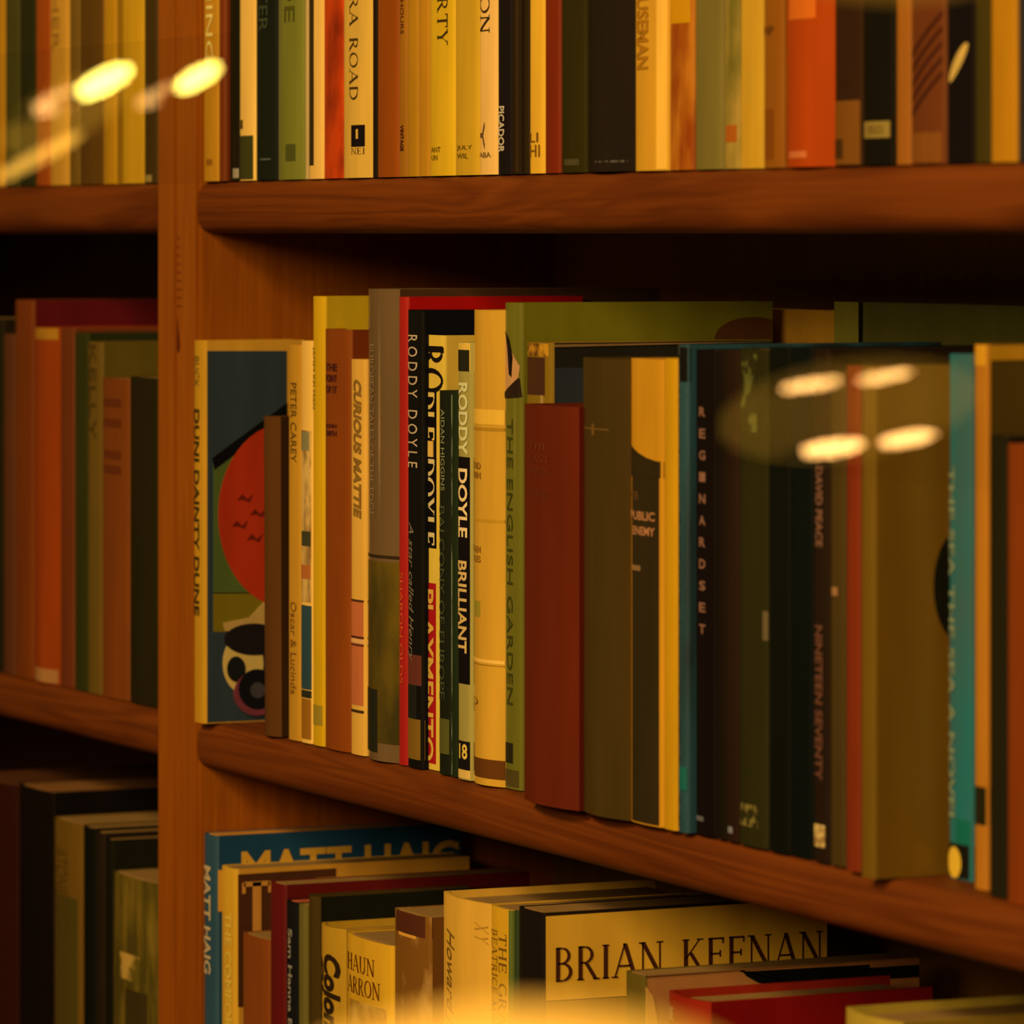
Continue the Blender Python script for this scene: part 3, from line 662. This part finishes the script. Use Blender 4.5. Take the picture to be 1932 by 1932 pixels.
band(b, 1541, 1550, (92, 78, 60), .1, .5, 'imprint')
mr(1352, 1370, 662, (24, 14, 4), 'slim near black book right of the spaced pinkish capitals, middle shelf', y=.004)
b = mr(1371, 1393, 662, (38, 18, 6), 'slim dark brown book with tiny pale foot mark, left of the squiggled olive spine', y=.004)
band(b, 1560, 1572, (120, 104, 80), .2, .6, 'imprint')
b = mr(1395, 1448, 658, (40, 32, 6), 'dark olive book with pale squiggles at head and foot, middle shelf', y=.004)
band(b, 668, 815, (0, 0, 0), .1, .7, 'squiggle', blotch((40, 32, 6), (92, 80, 22), 90, (1, 1, 1), .56, .03))
band(b, 1518, 1560, (0, 0, 0), .05, .75, 'emblem', blotch((120, 92, 30), (40, 32, 6), 200, (1, 1, 1), .5, .05)); band(b, 1150, 1205, (96, 70, 30), .88, .99, 'mark')
b = mr(1450, 1490, 656, (12, 12, 4), 'black green book, the left one of two plain black spines on the middle shelf', y=.004)
b = mr(1491, 1533, 656, (10, 12, 6), 'black book, the right one of two plain black spines on the middle shelf', y=.005)
b = mr(1535, 1564, 660, (34, 18, 6), 'dark brown book with two runs of small pink capitals and white foot label', y=.004)
vtext(b, 'DAVID PEACE', 880, 1032, (124, 74, 40), .25, .7, 'bold'); vtext(b, 'NINETEEN SEVENTY', 1180, 1472, (104, 56, 28), .2, .7, 'bold'); band(b, 1556, 1598, (0, 0, 0), .1, .8, 'label', blotch((214, 160, 70), (150, 100, 40), 300, (1, 1, 1), .5, .05))
b = mr(1566, 1594, 700, (66, 42, 8), 'olive brown book with a small tan mark halfway down, left of the red spine', y=.004)
band(b, 1108, 1124, (150, 92, 40), .2, .6, 'mark')
mr(1596, 1622, 690, (116, 34, 6), 'slim red book beside the wide gold brown cover on the middle shelf', y=.001)
b = mr(1624, 1650, 690, (104, 66, 6), 'gold brown book whose wide cover shows, dark disc at its edge', y=-.004, cover=(116, 70, 6), dpx=1880, coat=.25)
cpatch(b, ell(1815, 1106, 54, 108), (26, 20, 6), 'dark_disc')
b = mr(1790, 1834, 668, (36, 78, 60), 'teal book with column of small cream letters and gold oval at its foot', y=.027, coat=.2, cover=(60, 44, 10),
       smat=blotch((22, 92, 70), (66, 70, 48), 30, (1, 1, .2), .55, .15))
vtext(b, 'THE SEA THE SEA A NOVEL', 880, 1560, (120, 116, 66), .02, .36, 'bold'); band(b, 1545, 1592, (8, 84, 52), .4, 1, 'green_spot'); band(b, 1592, 1668, (22, 16, 6), name='foot_panel', off=.0003)
spatch(b, [(.36 + .3 * math.cos(a), 1628 - 30 * math.sin(a)) for a in [i * math.pi / 10 for i in range(20)]], (214, 150, 30), 'oval_emblem', .0006)
b = mr(1838, 1863, 650, (170, 94, 14), 'slim orange tan book with gold topped cover, right of the teal one', y=.018, cover=(82, 54, 8), dpx=2100)
cpatch(b, [(1866, 648), (2050, 644), (2050, 676), (1866, 680)], (196, 122, 14), 'gold_edge'); band(b, 1484, 1556, (36, 26, 6), name='black_panel')
band(b, 648, 690, (200, 124, 16), name='head_panel')
mr(1866, 1898, 822, (30, 22, 6), 'short black book between the slim orange tan book and red brown one', y=.012)
mr(1900, 1960, 838, (120, 44, 4), 'short red brown book cut by the right edge, middle shelf', y=.008)
mr(1962, 2010, 800, (60, 40, 8), 'brown book beyond the right edge, end of the middle shelf', y=.008)

# ---- two books standing face out against the back, behind the middle row
def face_out(pxl, pxr, top, wd, c_sp, c_cv, label):
    yf = 0.150
    xr = XatY(pxr, yf); wd = wd or xr - XatY(1568, yf); zt = ZatY(pxr, top, yf); h = zt - MID_T
    root = empty('book', (xr - wd, yf + .02, MID_T + .0003), label, 'book', G_MR)
    th = .018
    bm = bmesh.new(); prof = [(0, 0)] + [(-.004 * math.sin(math.pi * i / 8), th * i / 8) for i in range(1, 8)] + [(0, th)]
    o = [(wd, 0)] + [(wd, .0022), (.003, .0022), (.003, th - .0022), (wd, th - .0022), (wd, th)] + [(a, c) for a, c in prof[::-1]]
    prism(bm, [(a, -c) for a, c in o], 0, h, 'z')
    from_bm('cover', bm, [paper(c_cv)], root)
    bm = bmesh.new(); box(bm, .0035, wd - .004, -th + .0024, -.0024, .003, h - .003); from_bm('page_block', bm, [pages()], root)
    return root, th, h
face_out(1566, 1566, 588, .125, (236, 142, 30), (240, 148, 30), 'tan book standing face out at the back, its top showing above the black spines')
r, th, h = face_out(1960, 1960, 580, 0, (110, 96, 24), (104, 88, 24), 'dark green book standing face out at the back behind the gold brown one')
bm = bmesh.new(); box(bm, .0235, .027, -th - .0004, -th, 0, h); from_bm('hinge_line', bm, [paper((22, 20, 4))], r)
bm = bmesh.new(); box(bm, .0, .0235, -th - .0003, -th, 0, h); from_bm('cloth_strip', bm, [paper((160, 134, 34))], r)

# ---- bottom shelf, right bookcase
def br(xl, xr, top, col, label, **k):
    k.setdefault('y', .006)
    return book('B', xl, xr, top, col, label, group=G_BR, **k)
b = br(385, 409, 1574, (40, 62, 56), 'teal blue book lettered MATT HAIG down the spine and along its cover', y=.0032, cover=(26, 52, 54), dpx=870, topcol=(196, 116, 22))
vtext(b, 'MATT HAIG', 1634, 1838, (186, 142, 76), .1, .66, 'bold')
ctext(b, 'MATT HAIG', (455, 1606), (866, 1650), (196, 126, 26), 'bold')
cpatch(b, [(409, 1642), (880, 1612), (880, 1700), (409, 1720)], (196, 122, 24), 'cover_panel', .0003)
b = br(418, 446, 1636, (204, 134, 22), 'cream yellow book with pale letter T on its cover, beside the MATT HAIG one', cover=(196, 120, 24), dpx=886)
vtext(b, 'THE COMFORT', 1720, 1960, (214, 156, 40), .4, .8, 'bold')
cpatch(b, [(449, 1650), (634, 1638), (634, 1660), (600, 1900), (449, 1900)], (72, 32, 10), 'cover_picture')
ctext(b, 'THE', (456, 1664), (640, 1760), (190, 112, 30), 'serifbold', lift=.0006)
br(458, 508, 1766, (128, 54, 8), 'short rust brown book left of the maroon spine, bottom shelf')
b = br(510, 538, 1666, (92, 12, 8), 'maroon book with red cover top, left of the black lettered one, bottom shelf', cover=(88, 12, 6), dpx=1000)
b = br(540, 562, 1700, (20, 16, 10), 'thin black book with fine white lettering and pinkish top, bottom shelf', cover=(40, 28, 8), topcol=(170, 70, 30))
vtext(b, 'Sam Hanna Bell', 1752, 1970, (140, 112, 70), .3, .66, 'bold')
br(563, 577, 1706, (100, 78, 20), 'very thin olive book between black and dark brown ones, bottom shelf')
b = br(580, 602, 1690, (64, 40, 6), 'dark brown hardback with broad black green cover, bottom shelf', cover=(24, 20, 6), dpx=905, kind='h')
b = br(604, 650, 1747, (178, 118, 18), 'yellow tan book with heavy black brush lettering down the spine, bottom shelf', cover=(176, 114, 20), kind='h', d=.11)
vtext(b, 'Colonus', 1798, 1990, (40, 22, 6), .42, .9, 'brush'); vtext(b, 'Oberon', 1806, 2000, (60, 34, 8), .05, .4, 'brush')
b = br(655, 741, 1772, (206, 136, 18), 'broad gold book with HAUN and ARRON in brown serif capitals, bottom shelf', kind='p', d=.11, y=.0)
htext(b, 'HAUN', 1806, 1838, (96, 36, 4), .04, .7, 'serif'); htext(b, 'ARRON', 1848, 1880, (96, 36, 4), .04, .8, 'serif'); band(b, 1893, 2000, (0, 0, 0), name='picture', mat=blotch((196, 136, 40), (150, 92, 12), 60, (1, 1, 1), .5, .1))
b = br(744, 811, 1722, (84, 36, 10), 'brown book in a crinkled clear jacket with gold ornament, left of the big cream one', y=.0, cover=(90, 44, 8), coat=.6,
       smat=blotch((120, 66, 12), (168, 112, 40), 60, (1, 1, .6), .58, .1))
band(b, 1722, 1762, (78, 32, 10), name='head_panel'); band(b, 1762, 1768, (212, 132, 34), .2, .7, 'jacket_shine')  # bright line is the plastic jacket's shine, painted on
b = br(833, 924, 1694, (214, 142, 34), 'big cream hardback with rounded spine and tall italic title, bottom shelf', kind='h', cover=(170, 106, 30), dpx=1330, coat=.1)
vtext(b, 'Howard Jacobson', 1758, 2090, (120, 76, 14), .12, .4, 'italic'); vtext(b, 'X Y', 1730, 1770, (180, 116, 24), .78, .96, 'italic', 'emblem')
b = br(926, 966, 1712, (204, 134, 16), 'cream book with small brown serif title and a teal edge, bottom shelf', cover=(70, 74, 30), dpx=1330)
vtext(b, 'BEATRICE MARTIN', 1756, 1990, (140, 86, 12), .1, .42, 'serif'); vtext(b, 'THE GRAVES', 1760, 1990, (110, 66, 10), .5, .82, 'serif')
band(b, 1640, 2100, (90, 88, 24), .9, 1, 'teal_edge')
b = br(978, 1027, 1716, (24, 14, 6), 'black book with tan cover panel lettered BRIAN KEENAN, bottom shelf', cover=(36, 22, 6), dpx=1600, y=.004)
cpatch(b, [(1030, 1729), (1560, 1695), (1560, 1856), (1030, 1888)], (232, 152, 30), 'cover_panel')
cpatch(b, [(1030, 1890), (1560, 1858), (1560, 2050), (1030, 2080)], (150, 94, 12), 'lower_panel')
# the name follows the foreshortened board
ctext(b, 'BRIAN KEENAN', (1048, 1788), (1552, 1819), (70, 28, 8), 'serifmid')
b = br(1180, 1216, 1836, (92, 66, 10), 'short dark gold book with peach cover and black half disc, bottom shelf', y=.018, cover=(176, 100, 36), dpx=1735)
cpatch(b, [(1217, 1838), (1735, 1800), (1735, 1806), (1217, 1844)], (20, 14, 6), 'black_edge', .0003)
cpatch(b, [(x, 1829 - (x - 1400) * .055 + 4) for x in (1396, 1640)] + [(1396 + 122 + 122 * math.cos(math.radians(a)), 1822 + 46 * math.sin(math.radians(a))) for a in range(10, 171, 16)], (14, 12, 6), 'half_disc', .0005)
cpatch(b, [(1640, 1826), (1735, 1820), (1735, 1843), (1620, 1850)], (24, 16, 8), 'black_panel', .0005)
cpatch(b, [(1218, 1862), (1232, 1880), (1246, 1960), (1218, 1960)], (214, 140, 44), 'cover_picture', .0005)
b = br(1258, 1338, 1880, (142, 26, 6), 'bright red hardback with white lettering low on its spine, bottom shelf', y=.016, kind='h', cover=(128, 8, 4), dpx=1760)
htext(b, 'THE', 1905, 1930, (206, 140, 60), .02, .3, 'serifbold')
b = br(1592, 1700, 1915, (170, 124, 28), 'olive cream hardback cut by the bottom edge, last on the bottom shelf', kind='h', cover=(146, 100, 20), y=.006, dpx=2150)

# ---------------------------------------------------------------- glass and lamps
PY = -0.13
def glass(name, px0, px1, py0, py1):
    m = bpy.data.materials.new('window_glass'); m.use_nodes = True; nt = m.node_tree; nt.nodes.clear()
    N = nt.nodes.new; out = N('ShaderNodeOutputMaterial'); mx = N('ShaderNodeMixShader'); tr = N('ShaderNodeBsdfTransparent'); gl = N('ShaderNodeBsdfGlossy'); fr = N('ShaderNodeLayerWeight'); fr.inputs[0].default_value = 0.5; pw = N('ShaderNodeMath'); pw.operation = 'POWER'; pw.inputs[1].default_value = 5; ma = N('ShaderNodeMath'); ma.operation = 'MULTIPLY_ADD'; ma.inputs[1].default_value = 0.30; ma.inputs[2].default_value = 0.02
    tr.inputs[0].default_value = (1, 1, 1, 1); gl.inputs['Roughness'].default_value = 0.0
    nt.links.new(fr.outputs['Facing'], pw.inputs[0]); nt.links.new(pw.outputs[0], ma.inputs[0]); nt.links.new(ma.outputs[0], mx.inputs[0]); nt.links.new(tr.outputs[0], mx.inputs[1]); nt.links.new(gl.outputs[0], mx.inputs[2]); nt.links.new(mx.outputs[0], out.inputs[0])
    x0, x1 = XatY(px0, PY), XatY(px1, PY); pm = (px0 + px1) / 2
    z0, z1 = ZatY(pm, py1, PY), ZatY(pm, py0, PY)
    bm = bmesh.new(); box(bm, x0, x1, PY, PY + .0015, z0, z1)
    return struct(name, bm, [m])
GLASS = [glass('window_1', -60, 440, 84, 350), glass('window_2', 1340, 1880, 648, 900)]
def lamp(px, py, length, thick, ang, d, strength, label, col=(1.0, 0.62, 0.16), group='candle bulbs mirrored in the glass'):
    """a slim glowing bulb standing behind the viewer, seen mirrored in the glass; d = length of the light's path"""
    u, v = (px - 966) / F, -(py - HY) / F
    P = CAM + d * (FWD + u * RGT + v * Vector((0, 0, 1)))
    a = math.radians(ang); D = (math.cos(a) * RGT + math.sin(a) * Vector((0, 0, 1))).normalized()
    P.y = 2 * PY - P.y; D.y = -D.y
    s = d / F; L_, R_ = length * s / 2, thick * s / 2
    root = empty('candle_bulb', P, label, 'lamp', group)
    root.rotation_mode = 'QUATERNION'; root.rotation_quaternion = D.to_track_quat('Z', 'Y')
    def lathe(name, prof, mats):
        bm = bmesh.new(); n = 20; rings = []
        for z, r in prof: rings.append([bm.verts.new((r * math.cos(2 * math.pi * i / n), r * math.sin(2 * math.pi * i / n), z)) for i in range(n)])
        for A, B_ in zip(rings, rings[1:]):
            for i in range(n): bm.faces.new((A[i], A[(i + 1) % n], B_[(i + 1) % n], B_[i]))
        bm.faces.new(rings[0][::-1]); bm.faces.new(rings[-1])
        return from_bm(name, bm, mats, root, True)
    lathe('bulb', [(L_ * math.cos(math.pi * (1 - i / 12)), max(.0004, R_ * math.sin(math.pi * i / 12))) for i in range(13)], [emit('glowing_filament', col, strength * 2.2)])
    lathe('socket', [(-L_ - R_ * 2.4, R_ * .55), (-L_ - R_ * .2, R_ * .55), (-L_ + R_ * .5, R_ * .62)], [paper((120, 80, 30), .3)])
W1, W2 = (1.0, 0.80, 0.13), (1.0, 0.5, 0.14)
lamp(193, 154, 116, 38, 27, 7.0, 26, 'brightest glowing bulb, mirrored at the upper left before the gold spines', W1)
lamp(370, 147, 96, 31, 30, 7.0, 26, 'bright glowing bulb mirrored across the upright at the upper left', W1)
lamp(108, 192, 110, 34, 22, 7.4, 6, 'dull pinkish ghost image lower left of the brightest bulb, added as its own emitter', W2)  # extra emitter added for the ghost reflection of the brightest bulb
lamp(300, 180, 100, 26, 24, 7.4, 5, 'dull pinkish ghost image between the two brightest bulbs, added as its own emitter', W2)  # second ghost reflection, also added as an emitter of its own
lamp(70, 296, 190, 26, 28, 7.4, 4.2, 'dim orange streak low at the left edge, added as an emitter', (1, .5, .06))  # emitter added to draw a dim mirrored streak
lamp(1527, 726, 116, 16, 9, 7.0, 22, 'slim pale bulb mirrored at the right, upper one before the black spines', W2)
lamp(1667, 711, 106, 14, 10, 7.0, 22, 'slim pale bulb mirrored at the right, upper one before the gold brown cover', W2)
lamp(1568, 845, 122, 26, 8, 7.0, 26, 'pale bulb mirrored at the right, lower one before the black spines', W2)
lamp(1708, 828, 110, 22, 10, 7.0, 26, 'pale bulb mirrored at the right, lower one before the gold brown cover', W2)

def haze_glow(px, py, wd, ht, ang, d, strength, label):  # invented glowing body whose mirror image makes the amber haze
    u, v = (px - 966) / F, -(py - HY) / F
    P = CAM + d * (FWD + u * RGT + v * Vector((0, 0, 1))); a = math.radians(ang)
    D = (math.cos(a) * RGT + math.sin(a) * Vector((0, 0, 1))); P.y = 2 * PY - P.y; D.y = -D.y
    s = d / F; root = empty('haze_light', P, label, 'lamp'); root.name = 'added_glow'
    root.rotation_mode = 'QUATERNION'; root.rotation_quaternion = D.to_track_quat('X', 'Z')
    bm = bmesh.new(); bmesh.ops.create_uvsphere(bm, u_segments=32, v_segments=16, radius=1.0, matrix=Matrix.Diagonal((wd * s / 2, ht * s / 2, ht * s / 2, 1)))
    from_bm('glow_body', bm, [emit('amber_haze', (1.0, 0.52, 0.04), strength * 2.4)], root, True)
    bm = bmesh.new(); box(bm, -.004, .004, -.004, .004, ht * s * .45, ht * s * .45 + .02); from_bm('glow_stub', bm, [paper((120, 80, 30), .3)], root)
haze_glow(1600, 772, 500, 190, 9, 7.5, .42, 'wide faint amber glow added as haze behind the four mirrored bulbs')
haze_glow(120, 215, 260, 110, 28, 7.8, .5, 'small faint amber glow added as haze at the upper left')
# added emitter near the viewer, standing in for the mirrored amber glow below
t = 0.72
P = CAM + t * (FWD + (985 - 966) / F * RGT + Vector((0, 0, -(1918 - HY) / F)))
R0 = 0.024
root = empty('added_low_glow', (P.x, P.y, P.z - 0.10), 'amber reflection glow at the bottom edge, added as an out of focus emitter', 'lamp')
def lathe2(name, prof, mats, par):
    bm = bmesh.new(); n = 32; rings = []
    for r, z in prof: rings.append([bm.verts.new((r * math.cos(2 * math.pi * i / n), r * math.sin(2 * math.pi * i / n), z)) for i in range(n)])
    for A, B_ in zip(rings, rings[1:]):
        for i in range(n): bm.faces.new((A[i], A[(i + 1) % n], B_[(i + 1) % n], B_[i]))
    bm.faces.new(rings[0][::-1]); bm.faces.new(rings[-1])
    return from_bm(name, bm, mats, par, True)
lathe2('glow_body', [(R0 * 1.7 * math.sin(a), .1 + .020 * math.cos(a) - .020) for a in [math.pi * (1 - i / 14) * .98 + .02 for i in range(15)]], [emit('amber_glow', (1.0, 0.50, 0.025), 0.6)], root)
hb = P.z - 0.10
lathe2('glow_stem', [(.05, -hb), (.05, -hb + .012), (.008, -hb + .02), (.008, .05)], [paper((120, 80, 30), .3)], root)

# unseen emitter added above the frame for the amber wash at top right
t = 0.72
P = CAM + t * (FWD + (1690 - 966) / F * RGT + Vector((0, 0, -(-34 - HY) / F)))
root = empty('added_glow', (P.x, P.y, P.z), 'amber reflection wash along the top edge at the right, added as an emitter', 'lamp')
lathe2('glow_body', [(0.026 * math.sin(a), .016 - .016 * math.cos(a)) for a in [math.pi * i / 14 * .98 + .02 for i in range(15)]], [emit('amber_glow', (1.0, 0.48, 0.03), 0.36)], root)
lathe2('glow_cord', [(.0015, .03), (.0015, 1.1)], [paper((60, 40, 20), .6)], root)
